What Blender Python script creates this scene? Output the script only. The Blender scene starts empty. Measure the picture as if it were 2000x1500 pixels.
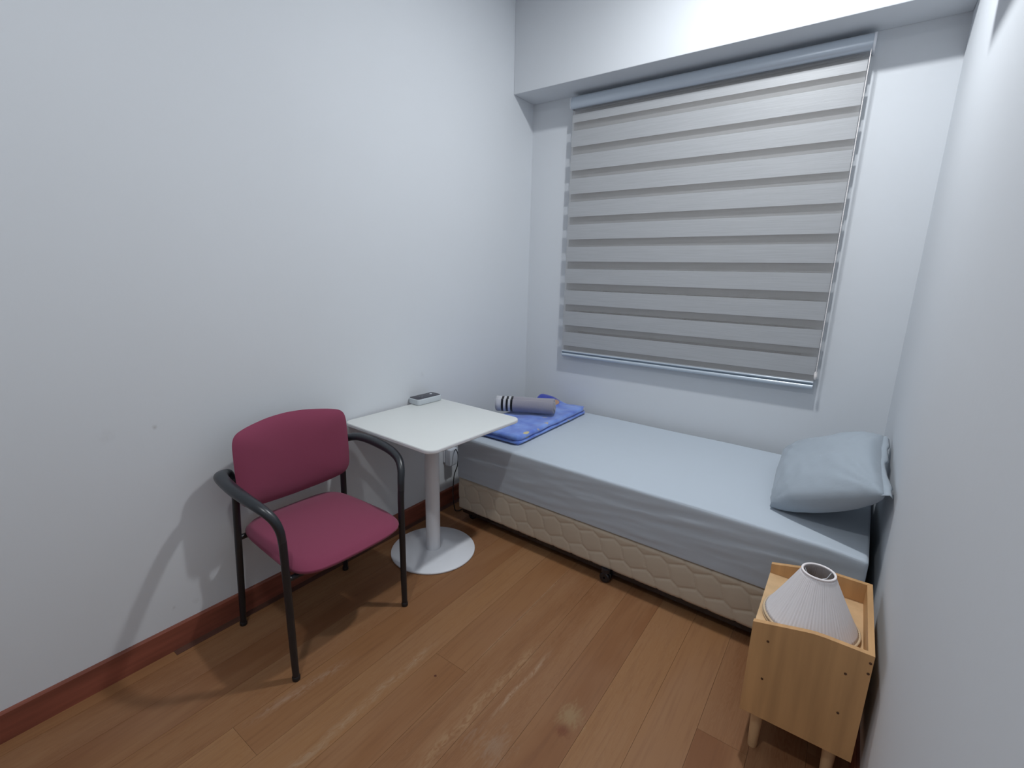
import bpy, bmesh, math, random
from mathutils import Vector, Matrix, noise
random.seed(7)
PI = math.pi
C = bpy.context.scene.collection
sc = bpy.context.scene

# ------------------------------------------------------------------ camera
W = 2.183          # room width (left wall x=0, right wall x=W)
CEIL = 3.17
BACK = -4.15
cam_d = bpy.data.cameras.new('camera')
cam = bpy.data.objects.new('camera', cam_d); C.objects.link(cam)
CX, CY, CZ, YAW, PITCH, ROLL, FPX = 1.9773, -2.9559, 1.4707, 0.6183, 0.2296, 0.0233, 930.4
fw = Vector((-math.sin(YAW)*math.cos(PITCH), math.cos(YAW)*math.cos(PITCH), -math.sin(PITCH)))
r0 = Vector((math.cos(YAW), math.sin(YAW), 0)); u0 = r0.cross(fw)
r2 = math.cos(ROLL)*r0 + math.sin(ROLL)*u0
u2 = -math.sin(ROLL)*r0 + math.cos(ROLL)*u0
m = Matrix(((r2.x, u2.x, -fw.x, CX), (r2.y, u2.y, -fw.y, CY), (r2.z, u2.z, -fw.z, CZ), (0, 0, 0, 1)))
cam.matrix_world = m
cam_d.sensor_width = 36; cam_d.lens = FPX/2000*36
cam_d.clip_start = 0.02
sc.camera = cam

# ------------------------------------------------------------------ world (night outside) and exposure
w = bpy.data.worlds.new('night'); sc.world = w; w.use_nodes = True
w.node_tree.nodes['Background'].inputs[0].default_value = (0.02, 0.025, 0.035, 1)
w.node_tree.nodes['Background'].inputs[1].default_value = 0.15
vs = sc.view_settings
vs.view_transform = 'Standard'; vs.look = 'None'; vs.gamma = 1; vs.use_curve_mapping = False
vs.exposure = 0.15
sc.cycles.use_denoising = True
sc.cycles.max_bounces = 10; sc.cycles.diffuse_bounces = 6; sc.cycles.transparent_max_bounces = 12

# ------------------------------------------------------------------ ceiling lamps' light
LAMPS = [(1.5, -1.0, 28.0), (1.40, -3.07, 14.5)]
for (lx, ly, pw) in LAMPS:
    ld = bpy.data.lights.new('ceiling_lamp_light', 'AREA'); ld.shape = 'DISK'; ld.size = 0.13
    ld.energy = pw; ld.color = (0.95, 0.98, 1.0)
    lo = bpy.data.objects.new('ceiling_lamp_light', ld); C.objects.link(lo)
    lo.location = (lx, ly, CEIL-0.031)

# ------------------------------------------------------------------ materials
def mat(name, col, rough=0.6, metal=0.0, spec=0.5, sheen=0.0, bump=None, var=None, coat=0.0):
    mt = bpy.data.materials.new(name); mt.use_nodes = True
    nt = mt.node_tree; b = nt.nodes['Principled BSDF']
    b.inputs['Base Color'].default_value = (*col, 1)
    b.inputs['Roughness'].default_value = rough
    b.inputs['Metallic'].default_value = metal
    b.inputs['Specular IOR Level'].default_value = spec
    b.inputs['Sheen Weight'].default_value = sheen
    b.inputs['Coat Weight'].default_value = coat
    tc = nt.nodes.new('ShaderNodeTexCoord')
    if var:                                   # (scale vec, amount, detail)
        mp = nt.nodes.new('ShaderNodeMapping'); mp.inputs['Scale'].default_value = var[0]
        nz = nt.nodes.new('ShaderNodeTexNoise'); nz.inputs['Scale'].default_value = 1; nz.inputs['Detail'].default_value = var[2]
        nt.links.new(tc.outputs['Object'], mp.inputs[0]); nt.links.new(mp.outputs[0], nz.inputs['Vector'])
        rp = nt.nodes.new('ShaderNodeValToRGB')
        a = var[1]
        rp.color_ramp.elements[0].position = 0.3; rp.color_ramp.elements[1].position = 0.7
        rp.color_ramp.elements[0].color = (*[c*(1-a) for c in col], 1)
        rp.color_ramp.elements[1].color = (*[min(1, c*(1+a)) for c in col], 1)
        nt.links.new(nz.outputs['Fac'], rp.inputs[0]); nt.links.new(rp.outputs[0], b.inputs['Base Color'])
    if bump:                                  # (scale vec, strength, distance)
        mp = nt.nodes.new('ShaderNodeMapping'); mp.inputs['Scale'].default_value = bump[0]
        nz = nt.nodes.new('ShaderNodeTexNoise'); nz.inputs['Scale'].default_value = 1; nz.inputs['Detail'].default_value = 4
        nt.links.new(tc.outputs['Object'], mp.inputs[0]); nt.links.new(mp.outputs[0], nz.inputs['Vector'])
        bp = nt.nodes.new('ShaderNodeBump'); bp.inputs['Strength'].default_value = bump[1]; bp.inputs['Distance'].default_value = bump[2]
        nt.links.new(nz.outputs['Fac'], bp.inputs['Height']); nt.links.new(bp.outputs[0], b.inputs['Normal'])
    return mt

def nd(nt, typ, **kw):
    n = nt.nodes.new(typ)
    for k, v in kw.items(): setattr(n, k, v)
    return n
def mth(nt, op, a, b=None, c=None, clamp=False):
    n = nt.nodes.new('ShaderNodeMath'); n.operation = op; n.use_clamp = clamp
    for i, v in enumerate((a, b, c)):
        if v is None: continue
        if isinstance(v, (int, float)): n.inputs[i].default_value = v
        else: nt.links.new(v, n.inputs[i])
    return n.outputs[0]
def mixc(nt, fac, a, b, mode='MIX'):
    n = nt.nodes.new('ShaderNodeMix'); n.data_type = 'RGBA'; n.blend_type = mode
    for i, v in ((0, fac), (6, a), (7, b)):
        if isinstance(v, (int, float)): n.inputs[i].default_value = v
        elif isinstance(v, tuple): n.inputs[i].default_value = (*v, 1)
        else: nt.links.new(v, n.inputs[i])
    return n.outputs[2]

def wall_material():
    mt = mat('wall_paint', (0.63, 0.64, 0.66), 0.85, spec=0.25, bump=((45, 45, 45), 0.12, 0.002))
    nt = mt.node_tree; b = nt.nodes['Principled BSDF']
    geo = nt.nodes.new('ShaderNodeNewGeometry')
    col = (0.630, 0.655, 0.685)
    nz = nt.nodes.new('ShaderNodeTexNoise'); nz.inputs['Scale'].default_value = 1.6; nz.inputs['Detail'].default_value = 3
    nt.links.new(geo.outputs['Position'], nz.inputs['Vector'])
    c = mixc(nt, nz.outputs['Fac'], tuple(x*0.975 for x in col), tuple(min(1, x*1.02) for x in col))
    # small scuffs on the left wall
    n2 = nt.nodes.new('ShaderNodeTexNoise'); n2.inputs['Scale'].default_value = 60; n2.inputs['Detail'].default_value = 2
    nt.links.new(geo.outputs['Position'], n2.inputs['Vector'])
    for (py, pz, rad, k) in ((-2.376, 0.902, 0.010, 0.35), (-2.404, 0.175, 0.009, 0.3), (-2.513, 0.905, 0.030, 0.09), (-1.07, 0.885, 0.02, 0.10), (-2.33, 0.16, 0.014, 0.15)):
        d = nt.nodes.new('ShaderNodeVectorMath'); d.operation = 'DISTANCE'
        nt.links.new(geo.outputs['Position'], d.inputs[0]); d.inputs[1].default_value = (0, py, pz)
        dd = mth(nt, 'ADD', d.outputs['Value'], mth(nt, 'MULTIPLY', mth(nt, 'SUBTRACT', n2.outputs['Fac'], 0.5), rad*1.5))
        f = mth(nt, 'MULTIPLY', mth(nt, 'SUBTRACT', 1, mth(nt, 'DIVIDE', dd, rad), clamp=True), k)
        c = mixc(nt, f, c, (0.25, 0.22, 0.2))
    nt.links.new(c, b.inputs['Base Color'])
    return mt
M_wall = wall_material()
M_ceil = mat('ceiling_paint', (0.68, 0.69, 0.71), 0.9, spec=0.2)

def floor_material():
    mt = mat('floor_planks', (0.3, 0.15, 0.08), 0.45, spec=0.22)
    nt = mt.node_tree; b = nt.nodes['Principled BSDF']
    geo = nt.nodes.new('ShaderNodeNewGeometry'); at = nt.nodes.new('ShaderNodeAttribute'); at.attribute_name = 'plank'
    sx = nt.nodes.new('ShaderNodeSeparateXYZ'); nt.links.new(geo.outputs['Position'], sx.inputs[0])
    X, Y = sx.outputs[0], sx.outputs[1]
    sp = nt.nodes.new('ShaderNodeSeparateColor'); nt.links.new(at.outputs['Color'], sp.inputs[0])
    R, G, B_ = sp.outputs[0], sp.outputs[1], sp.outputs[2]
    def noise_at(sx_, sy_, det, off=0.0, dist=0.0):
        cb = nt.nodes.new('ShaderNodeCombineXYZ')
        nt.links.new(mth(nt, 'MULTIPLY', X, sx_), cb.inputs[0])
        nt.links.new(mth(nt, 'MULTIPLY', Y, sy_), cb.inputs[1])
        nt.links.new(mth(nt, 'MULTIPLY_ADD', G, 37.0, off), cb.inputs[2])
        n = nt.nodes.new('ShaderNodeTexNoise'); n.inputs['Scale'].default_value = 1; n.inputs['Detail'].default_value = det
        n.inputs['Distortion'].default_value = dist
        nt.links.new(cb.outputs[0], n.inputs['Vector']); return n.outputs['Fac']
    fine = noise_at(90, 4.0, 5)
    broad = noise_at(9, 1.3, 3, 5, 0.6)
    blot = noise_at(2.2, 2.2, 2, 11)
    c = mixc(nt, R, (0.225, 0.093, 0.043), (0.345, 0.172, 0.078))
    c = mixc(nt, mth(nt, 'MULTIPLY', mth(nt, 'SUBTRACT', broad, 0.42, clamp=True), 2.2, clamp=True), c, (0.345, 0.180, 0.092))
    c = mixc(nt, mth(nt, 'MULTIPLY', mth(nt, 'SUBTRACT', 0.5, fine, clamp=True), 1.6, clamp=True), c, (0.185, 0.078, 0.040))
    c = mixc(nt, mth(nt, 'MULTIPLY', mth(nt, 'SUBTRACT', blot, 0.5, clamp=True), 1.0, clamp=True), c, (0.31, 0.170, 0.110))
    # wavy annual-ring figure on some planks
    ring = noise_at(30, 2.0, 2, 3, 2.5)
    rg = mth(nt, 'PINGPONG', mth(nt, 'MULTIPLY', ring, 9.0), 0.5)
    c = mixc(nt, mth(nt, 'MULTIPLY', mth(nt, 'MULTIPLY', rg, B_), 0.35, clamp=True), c, (0.41, 0.25, 0.145))
    # pale worn / sapwood streaks that run along particular planks
    wav = noise_at(0.01, 7.0, 3, 2)
    brk = noise_at(70, 22.0, 6, 1, 1.5)
    def streak(c, x0, slope, yref, ya, yb, wd, k, amp=0.03, colr=(0.47, 0.35, 0.25)):
        xx = mth(nt, 'SUBTRACT', X, mth(nt, 'MULTIPLY_ADD', mth(nt, 'SUBTRACT', Y, yref), slope, x0))
        xx = mth(nt, 'ADD', xx, mth(nt, 'MULTIPLY', mth(nt, 'SUBTRACT', wav, 0.5), amp))
        f = mth(nt, 'SUBTRACT', 1, mth(nt, 'DIVIDE', mth(nt, 'ABSOLUTE', xx), wd), clamp=True)
        g = mth(nt, 'MULTIPLY', mth(nt, 'MULTIPLY', mth(nt, 'SUBTRACT', Y, ya), 8, clamp=True), mth(nt, 'MULTIPLY', mth(nt, 'SUBTRACT', yb, Y), 8, clamp=True))
        f = mth(nt, 'MULTIPLY', mth(nt, 'MULTIPLY', f, g), mth(nt, 'MULTIPLY', mth(nt, 'MULTIPLY_ADD', brk, 4.0, -1.5, clamp=True), k), clamp=True)
        return mixc(nt, f, c, colr)
    c = streak(c, 0.795, -0.03, -2.1, -2.75, -1.75, 0.024, 0.5, 0.05)
    c = streak(c, 1.118, 0.02, -1.9, -2.3, -1.5, 0.034, 0.6, 0.06, (0.44, 0.28, 0.165))
    c = streak(c, 1.185, 0.03, -1.7, -1.95, -1.5, 0.012, 0.6, 0.03, (0.50, 0.36, 0.26))
    c = streak(c, 0.575, 0.12, -2.2, -2.45, -2.0, 0.030, 0.5, 0.03, (0.45, 0.32, 0.25))
    c = streak(c, 0.985, 0.0, -1.4, -1.75, -1.0, 0.007, 0.7, 0.01, (0.42, 0.27, 0.17))
    def blob(c, px, py, rad, k, colr):
        d = nt.nodes.new('ShaderNodeVectorMath'); d.operation = 'DISTANCE'
        nt.links.new(geo.outputs['Position'], d.inputs[0]); d.inputs[1].default_value = (px, py, 0)
        dd = mth(nt, 'ADD', d.outputs['Value'], mth(nt, 'MULTIPLY', mth(nt, 'ADD', mth(nt, 'SUBTRACT', broad, 0.5), mth(nt, 'SUBTRACT', brk, 0.5)), rad*2.6))
        f = mth(nt, 'MULTIPLY', mth(nt, 'SUBTRACT', 1, mth(nt, 'DIVIDE', dd, rad), clamp=True), k, clamp=True)
        return mixc(nt, f, c, colr)
    c = blob(c, 1.246, -1.98, 0.075, 0.35, (0.37, 0.28, 0.22))
    c = blob(c, 1.394, -1.744, 0.050, 0.38, (0.42, 0.33, 0.19))
    c = blob(c, 1.399, -1.805, 0.025, 0.8, (0.18, 0.06, 0.03))
    c = blob(c, 0.905, -1.90, 0.006, 2.0, (0.1, 0.03, 0.02))
    c = mixc(nt, 1.0, c, (0.84, 0.84, 0.79), 'MULTIPLY')
    nt.links.new(c, b.inputs['Base Color'])
    bp = nt.nodes.new('ShaderNodeBump'); bp.inputs['Strength'].default_value = 0.12; bp.inputs['Distance'].default_value = 0.002
    nt.links.new(fine, bp.inputs['Height']); nt.links.new(bp.outputs[0], b.inputs['Normal'])
    nt.links.new(mth(nt, 'MULTIPLY_ADD', broad, 0.15, 0.40), b.inputs['Roughness'])
    return mt
M_floor = floor_material()
M_base = mat('baseboard_wood', (0.215, 0.066, 0.042), 0.42, spec=0.4, var=((4, 2.5, 30), 0.28, 4))
M_chairfab = mat('magenta_fabric', (0.225, 0.048, 0.090), 0.9, spec=0.15, sheen=0.12, bump=((900, 900, 900), 0.25, 0.001))
M_back_shell = mat('dark_back_shell', (0.03, 0.02, 0.028), 0.5)
M_black = mat('black_metal', (0.013, 0.014, 0.017), 0.36, spec=0.5)
M_armpad = mat('black_armrest', (0.017, 0.020, 0.025), 0.33, spec=0.6)
M_rubber = mat('black_rubber', (0.012, 0.012, 0.014), 0.5)
M_white = mat('white_laminate', (0.67, 0.69, 0.675), 0.38, spec=0.4)
M_whiteedge = mat('white_edge_band', (0.64, 0.64, 0.66), 0.45)
M_whitemet = mat('white_powder_metal', (0.72, 0.74, 0.78), 0.4, spec=0.4)
M_sheet = mat('grey_sheet', (0.465, 0.520, 0.580), 0.9, spec=0.2, sheen=0.15, bump=((380, 380, 380), 0.2, 0.001))
M_pillow = mat('grey_pillowcase', (0.325, 0.372, 0.42), 0.9, spec=0.2, sheen=0.15, bump=((30, 30, 30), 0.25, 0.006))
M_cream = mat('cream_quilted_fabric', (0.53, 0.455, 0.355), 0.72, spec=0.3, sheen=0.2, bump=((300, 300, 300), 0.15, 0.001))
M_caster = mat('black_caster_plastic', (0.012, 0.013, 0.018), 0.25, spec=0.6)
M_night = mat('light_wood_veneer', (0.52, 0.30, 0.135), 0.45, spec=0.35, var=((26, 4, 1.6), 0.16, 4))
M_nightlight = mat('pale_wood', (0.60, 0.40, 0.22), 0.45, spec=0.35, var=((20, 20, 3), 0.10, 3))
M_screw = mat('screw_hole', (0.08, 0.035, 0.015), 0.6)
M_shade = mat('pleated_cream_fabric', (0.72, 0.69, 0.70), 0.85, spec=0.2)
M_trim = mat('beige_shade_trim', (0.56, 0.42, 0.27), 0.7)
M_alu = mat('satin_blind_rail', (0.50, 0.56, 0.63), 0.28, spec=0.6, metal=0.15)
M_alu_dark = mat('rail_groove', (0.12, 0.16, 0.20), 0.5)
M_cord = mat('white_bead_cord', (0.80, 0.76, 0.74), 0.5)
M_frame = mat('grey_window_frame', (0.42, 0.42, 0.43), 0.45)
M_remotew = mat('grey_white_plastic', (0.50, 0.54, 0.57), 0.4)
M_remoteb = mat('dark_remote_face', (0.020, 0.018, 0.030), 0.3)
M_grey = mat('grey_button', (0.16, 0.17, 0.19), 0.5)
M_plastic = mat('white_plastic', (0.62, 0.65, 0.70), 0.4)
M_lampglow = mat('lamp_diffuser', (0.9, 0.9, 0.9), 0.5)
M_lampglow.node_tree.nodes['Principled BSDF'].inputs['Emission Color'].default_value = (0.93, 0.965, 1, 1)
M_lampglow.node_tree.nodes['Principled BSDF'].inputs['Emission Strength'].default_value = 6.0

def glass_material():
    mt = bpy.data.materials.new('window_glass'); mt.use_nodes = True
    b = mt.node_tree.nodes['Principled BSDF']
    b.inputs['Base Color'].default_value = (0.8, 0.85, 0.88, 1); b.inputs['Roughness'].default_value = 0.02
    b.inputs['Transmission Weight'].default_value = 1.0; b.inputs['IOR'].default_value = 1.45
    return mt
M_glass = glass_material()

def blind_material(name, col, alpha, rough=0.8, spec=0.25):
    mt = bpy.data.materials.new(name); mt.use_nodes = True
    nt = mt.node_tree; b = nt.nodes['Principled BSDF']
    b.inputs['Roughness'].default_value = rough; b.inputs['Specular IOR Level'].default_value = spec
    tc = nt.nodes.new('ShaderNodeTexCoord'); mp = nt.nodes.new('ShaderNodeMapping'); mp.inputs['Scale'].default_value = (6, 6, 420)
    nz = nt.nodes.new('ShaderNodeTexNoise'); nz.inputs['Scale'].default_value = 1; nz.inputs['Detail'].default_value = 2
    nt.links.new(tc.outputs['Object'], mp.inputs[0]); nt.links.new(mp.outputs[0], nz.inputs['Vector'])
    c = mixc(nt, nz.outputs['Fac'], tuple(x*0.82 for x in col), tuple(min(1, x*1.15) for x in col))
    nt.links.new(c, b.inputs['Base Color'])
    bp = nt.nodes.new('ShaderNodeBump'); bp.inputs['Strength'].default_value = 0.3; bp.inputs['Distance'].default_value = 0.001
    nt.links.new(nz.outputs['Fac'], bp.inputs['Height']); nt.links.new(bp.outputs[0], b.inputs['Normal'])
    b.inputs['Alpha'].default_value = alpha
    return mt
M_opaque = blind_material('woven_blind_band', (0.385, 0.395, 0.41), 0.95, 0.42, 0.7)
M_sheer = blind_material('sheer_blind_band', (0.44, 0.43, 0.42), 0.22)

def blanket_material():
    mt = mat('blue_fleece', (0.1, 0.2, 0.62), 0.95, spec=0.15, sheen=0.5, bump=((500, 500, 500), 0.4, 0.002))
    nt = mt.node_tree; b = nt.nodes['Principled BSDF']
    geo = nt.nodes.new('ShaderNodeNewGeometry')
    def nz(s, det=2):
        n = nt.nodes.new('ShaderNodeTexNoise'); n.inputs['Scale'].default_value = s; n.inputs['Detail'].default_value = det
        nt.links.new(geo.outputs['Position'], n.inputs['Vector']); return n.outputs['Fac']
    c = mixc(nt, mth(nt, 'MULTIPLY_ADD', nz(11), 3, -1.0, clamp=True), (0.095, 0.175, 0.58), (0.20, 0.33, 0.76))
    v = nt.nodes.new('ShaderNodeTexVoronoi'); v.inputs['Scale'].default_value = 9.5; nt.links.new(geo.outputs['Position'], v.inputs['Vector'])
    d = mth(nt, 'ADD', v.outputs['Distance'], mth(nt, 'MULTIPLY', mth(nt, 'SUBTRACT', nz(45), 0.5), 0.35))
    c = mixc(nt, mth(nt, 'MULTIPLY', mth(nt, 'SUBTRACT', 0.155, d, clamp=True), 9, clamp=True), c, (0.48, 0.40, 0.27))
    # navy motif near the far end and one tan leaf shape
    for (px, py, rx, ry, col) in ((0.25, -0.17, 0.15, 0.12, (0.035, 0.055, 0.36)), (0.375, -0.175, 0.018, 0.045, (0.42, 0.24, 0.14)), (0.30, -0.72, 0.015, 0.05, (0.5, 0.36, 0.2)), (0.55, -0.80, 0.012, 0.030, (0.55, 0.48, 0.25))):
        sx = nt.nodes.new('ShaderNodeSeparateXYZ'); nt.links.new(geo.outputs['Position'], sx.inputs[0])
        a = mth(nt, 'POWER', mth(nt, 'DIVIDE', mth(nt, 'SUBTRACT', sx.outputs[0], px), rx), 2)
        e = mth(nt, 'POWER', mth(nt, 'DIVIDE', mth(nt, 'SUBTRACT', sx.outputs[1], py), ry), 2)
        q = mth(nt, 'ADD', mth(nt, 'ADD', a, e), mth(nt, 'MULTIPLY', mth(nt, 'SUBTRACT', nz(30), 0.5), 1.2))
        c = mixc(nt, mth(nt, 'MULTIPLY', mth(nt, 'SUBTRACT', 1, q, clamp=True), 4, clamp=True), c, col)
    nt.links.new(c, b.inputs['Base Color'])
    return mt
M_blanket = blanket_material()

def towel_material():
    mt = mat('grey_terry_towel', (0.3, 0.28, 0.32), 0.95, spec=0.1, sheen=0.4, bump=((420, 420, 420), 0.6, 0.004))
    nt = mt.node_tree; b = nt.nodes['Principled BSDF']
    tc = nt.nodes.new('ShaderNodeTexCoord'); sx = nt.nodes.new('ShaderNodeSeparateXYZ'); nt.links.new(tc.outputs['Object'], sx.inputs[0])
    r = nt.nodes.new('ShaderNodeValToRGB'); r.color_ramp.interpolation = 'CONSTANT'
    k = r.color_ramp; wh = (0.52, 0.53, 0.57, 1); bl = (0.008, 0.008, 0.012, 1); gr = (0.30, 0.29, 0.335, 1)
    k.elements[0].position = 0; k.elements[0].color = wh; k.elements[1].position = 0.085; k.elements[1].color = bl
    for p_, c_ in ((0.125, wh), (0.165, bl), (0.205, wh), (0.243, bl), (0.283, gr)):
        e = k.elements.new(p_); e.color = c_
    nt.links.new(mth(nt, 'DIVIDE', sx.outputs[0], 0.37), r.inputs[0]); nt.links.new(r.outputs[0], b.inputs['Base Color'])
    return mt
M_towel = towel_material()

# ------------------------------------------------------------------ helpers
def link(name, bm, m, parent=None, smooth=True, angle=40, loc=None):
    me = bpy.data.meshes.new(name); bmesh.ops.recalc_face_normals(bm, faces=bm.faces); bm.to_mesh(me); bm.free()
    ms = m if isinstance(m, (list, tuple)) else [m]
    for x in ms: me.materials.append(x)
    if smooth:
        for p_ in me.polygons: p_.use_smooth = True
        try: me.set_sharp_from_angle(angle=math.radians(angle))
        except Exception: pass
    o = bpy.data.objects.new(name, me); C.objects.link(o)
    if parent: o.parent = parent
    if loc: o.location = loc
    return o
def thing(name, label, cat, loc=(0, 0, 0), rz=0, group=None):
    o = bpy.data.objects.new(name, None); C.objects.link(o); o.empty_display_size = 0.1
    o.location = loc; o.rotation_euler = (0, 0, rz); o['label'] = label; o['category'] = cat
    if group: o['group'] = group
    return o
def tag(o, label, cat, group=None):
    o['label'] = label; o['category'] = cat
    if group: o['group'] = group
    return o
def struct(o, label=None, cat=None):
    o['kind'] = 'structure'
    if label: o['label'] = label
    if cat: o['category'] = cat
    return o
def box(bm, x0, x1, y0, y1, z0, z1, bevel=0.0, seg=2, mi=0):
    vs_ = [bm.verts.new((x, y, z)) for x in (x0, x1) for y in (y0, y1) for z in (z0, z1)]
    idx = [(0, 1, 3, 2), (4, 6, 7, 5), (0, 4, 5, 1), (2, 3, 7, 6), (0, 2, 6, 4), (1, 5, 7, 3)]
    fs = [bm.faces.new([vs_[i] for i in f]) for f in idx]
    for f in fs: f.material_index = mi
    if bevel > 0:
        es = list({e for f in fs for e in f.edges})
        r = bmesh.ops.bevel(bm, geom=es, offset=bevel, segments=seg, affect='EDGES', profile=0.5)
        for f in r['faces']: f.material_index = mi
    return bm
def newbox(*a, **k):
    return box(bmesh.new(), *a, **k)
def cr(pts, n=8):
    """Catmull-Rom through points of any dimension"""
    out = []; P = [tuple(p) for p in pts]
    for i in range(len(P)-1):
        p0 = P[max(i-1, 0)]; p1 = P[i]; p2 = P[i+1]; p3 = P[min(i+2, len(P)-1)]
        for j in range(n):
            t = j/n
            out.append(tuple(0.5*((2*b)+(-a+c)*t+(2*a-5*b+4*c-d)*t*t+(-a+3*b-3*c+d)*t**3) for a, b, c, d in zip(p0, p1, p2, p3)))
    out.append(P[-1]); return out
def tube(bm, pts, seg=14, cap=True, side=None):
    """pts: (x,y,z,ra[,rb]); ra is the radius along `side` direction"""
    rings = []
    n = len(pts)
    sv = side
    prev = None
    for i, p in enumerate(pts):
        a = Vector(pts[max(i-1, 0)][:3]); b = Vector(pts[min(i+1, n-1)][:3]); t = (b-a).normalized()
        if sv is not None: s = Vector(sv)
        elif prev is not None: s = prev
        else: s = Vector((0, 0, 1)) if abs(t.z) < 0.9 else Vector((1, 0, 0))
        s = (s - t*s.dot(t)).normalized(); prev = s
        q = t.cross(s)
        ra = p[3]; rb = p[4] if len(p) > 4 else ra
        rings.append([bm.verts.new(Vector(p[:3])+s*(ra*math.cos(2*PI*k/seg))+q*(rb*math.sin(2*PI*k/seg))) for k in range(seg)])
    for i in range(n-1):
        for k in range(seg):
            bm.faces.new((rings[i][k], rings[i][(k+1) % seg], rings[i+1][(k+1) % seg], rings[i+1][k]))
    if cap:
        bm.faces.new(rings[0][::-1]); bm.faces.new(rings[-1])
    return bm
def lathe(bm, prof, seg=48, cx=0, cy=0, closed=False):
    rings = [[bm.verts.new((cx+r*math.cos(2*PI*k/seg), cy+r*math.sin(2*PI*k/seg), z)) for k in range(seg)] for r, z in prof]
    for i in range(len(rings)-1 + (1 if closed else 0)):
        a = rings[i]; b = rings[(i+1) % len(rings)]
        for k in range(seg): bm.faces.new((a[k], a[(k+1) % seg], b[(k+1) % seg], b[k]))
    if not closed:
        bm.faces.new(rings[0][::-1]); bm.faces.new(rings[-1])
    return bm
def roundrect(hx, hy, r, seg=6):
    pts = []
    for (sx, sy, a0) in ((1, 1, 0), (-1, 1, 90), (-1, -1, 180), (1, -1, 270)):
        for i in range(seg+1):
            a = math.radians(a0+90*i/seg); pts.append((sx*(hx-r)+r*math.cos(a), sy*(hy-r)+r*math.sin(a)))
    return pts
def slab(bm, outline, z0, z1, bev=0.0, seg=3):
    """extrude a 2-D outline with rounded top and bottom edges"""
    prof = []
    if bev > 0:
        for i in range(seg+1):
            a = PI/2*i/seg; prof.append((bev*(1-math.sin(a)), z0+bev*(1-math.cos(a))))
        for i in range(seg+1):
            a = PI/2*i/seg; prof.append((bev*(1-math.cos(a)), z1-bev*(1-math.sin(a))))
    else: prof = [(0, z0), (0, z1)]
    n = len(outline)
    nor = []
    for i in range(n):
        a = Vector(outline[i-1]); b = Vector(outline[(i+1) % n]); t = (b-a).normalized(); nor.append(Vector((t.y, -t.x)))
    rings = [[bm.verts.new((outline[i][0]-nor[i].x*d, outline[i][1]-nor[i].y*d, z)) for i in range(n)] for d, z in prof]
    for a, b in zip(rings, rings[1:]):
        for k in range(n): bm.faces.new((a[k], a[(k+1) % n], b[(k+1) % n], b[k]))
    bm.faces.new(rings[0][::-1]); bm.faces.new(rings[-1])
    return bm

# ================================================================== SETTING
T = 0.12
# floor: individual planks running towards the window
bm = bmesh.new(); lay = bm.loops.layers.float_color.new('plank')
def plank(x0, x1, y0, y1, colr, z=0.0):
    g = 0.0004
    b0 = len(bm.faces)
    vv = [bm.verts.new(p) for p in ((x0+g, y0+g, z), (x1-g, y0+g, z), (x1-g, y1-g, z), (x0+g, y1-g, z))]
    vb = [bm.verts.new((v.co.x, v.co.y, -0.012)) for v in vv]
    fs = [bm.faces.new(vv)] + [bm.faces.new((vv[i], vv[(i+1) % 4], vb[(i+1) % 4], vb[i])) for i in range(4)]
    for f in fs:
        for l in f.loops: l[lay] = (*colr, 1)
PW = 0.1535
joints = {0: [-3.3, -0.9], 1: [-0.8, -3.1], 2: [-3.0, -0.7], 3: [-2.445, -0.6], 4: [-3.1, -0.9], 5: [-1.82, -3.4], 6: [-3.0, -0.7], 7: [-0.6, -2.5], 8: [-0.8, -2.9], 9: [-2.7, -0.5], 10: [-0.5, -2.6], 11: [-1.527, -3.2]}
tints = {(11, 1): 0.1, (10, 2): 0.2, (9, 2): 0.75, (9, 1): 0.8}
for k in range(-1, 15):
    x0 = 0.065+PW*k; x1 = min(x0+PW, W)
    x0 = max(x0, 0.0)
    if x1 <= x0+0.002: continue
    ys = sorted([BACK, 0.0] + joints.get(k, [-1.1-0.3*(k % 4), -3.0]))
    for i, (a, b) in enumerate(zip(ys, ys[1:])):
        rnd = random.Random(k*31+i)
        rr = tints.get((k, i), rnd.random())
        plank(x0, x1, a, b, (rr, rnd.random(), 1.0 if rnd.random() > 0.5 else 0.15))
fl = link('floor', bm, M_floor, smooth=False); struct(fl)
bm = newbox(0, W, BACK, 0, -0.10, -0.012); sb = link('floor_slab', bm, mat('dark_seam', (0.05, 0.022, 0.012), 0.8), fl, smooth=False)
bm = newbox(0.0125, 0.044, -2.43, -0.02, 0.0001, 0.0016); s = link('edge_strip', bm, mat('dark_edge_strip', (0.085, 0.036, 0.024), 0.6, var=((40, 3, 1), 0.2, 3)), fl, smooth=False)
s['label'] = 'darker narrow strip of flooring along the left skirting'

struct(link('ceiling', newbox(-T, W+T, BACK-T, 0.0+T, CEIL, CEIL+0.1), M_ceil, smooth=False))
struct(link('wall_left', newbox(-T, 0, BACK-T, T, -0.1, CEIL), M_wall, smooth=False))
struct(link('wall_right', newbox(W, W+T, BACK-T, T, -0.1, CEIL), M_wall, smooth=False))
struct(link('wall_rear', newbox(0, W, BACK-T, BACK, -0.1, CEIL), M_wall, smooth=False))
# window wall with an opening behind the blind
OX0, OX1, OZ0, OZ1 = 0.40, 1.77, 0.985, 2.44
bm = bmesh.new()
WT = 0.20
box(bm, 0, OX0, 0, WT, -0.1, CEIL); box(bm, OX1, W, 0, WT, -0.1, CEIL)
box(bm, OX0, OX1, 0, WT, -0.1, OZ0); box(bm, OX0, OX1, 0, WT, OZ1, CEIL)
struct(link('wall_back', bm, M_wall, smooth=False))
struct(link('trim_1', newbox(0, W, -0.23, 0, 2.572, CEIL, bevel=0.003), M_wall, smooth=False))['label'] = 'boxed beam above the window, painted like the walls'
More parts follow.
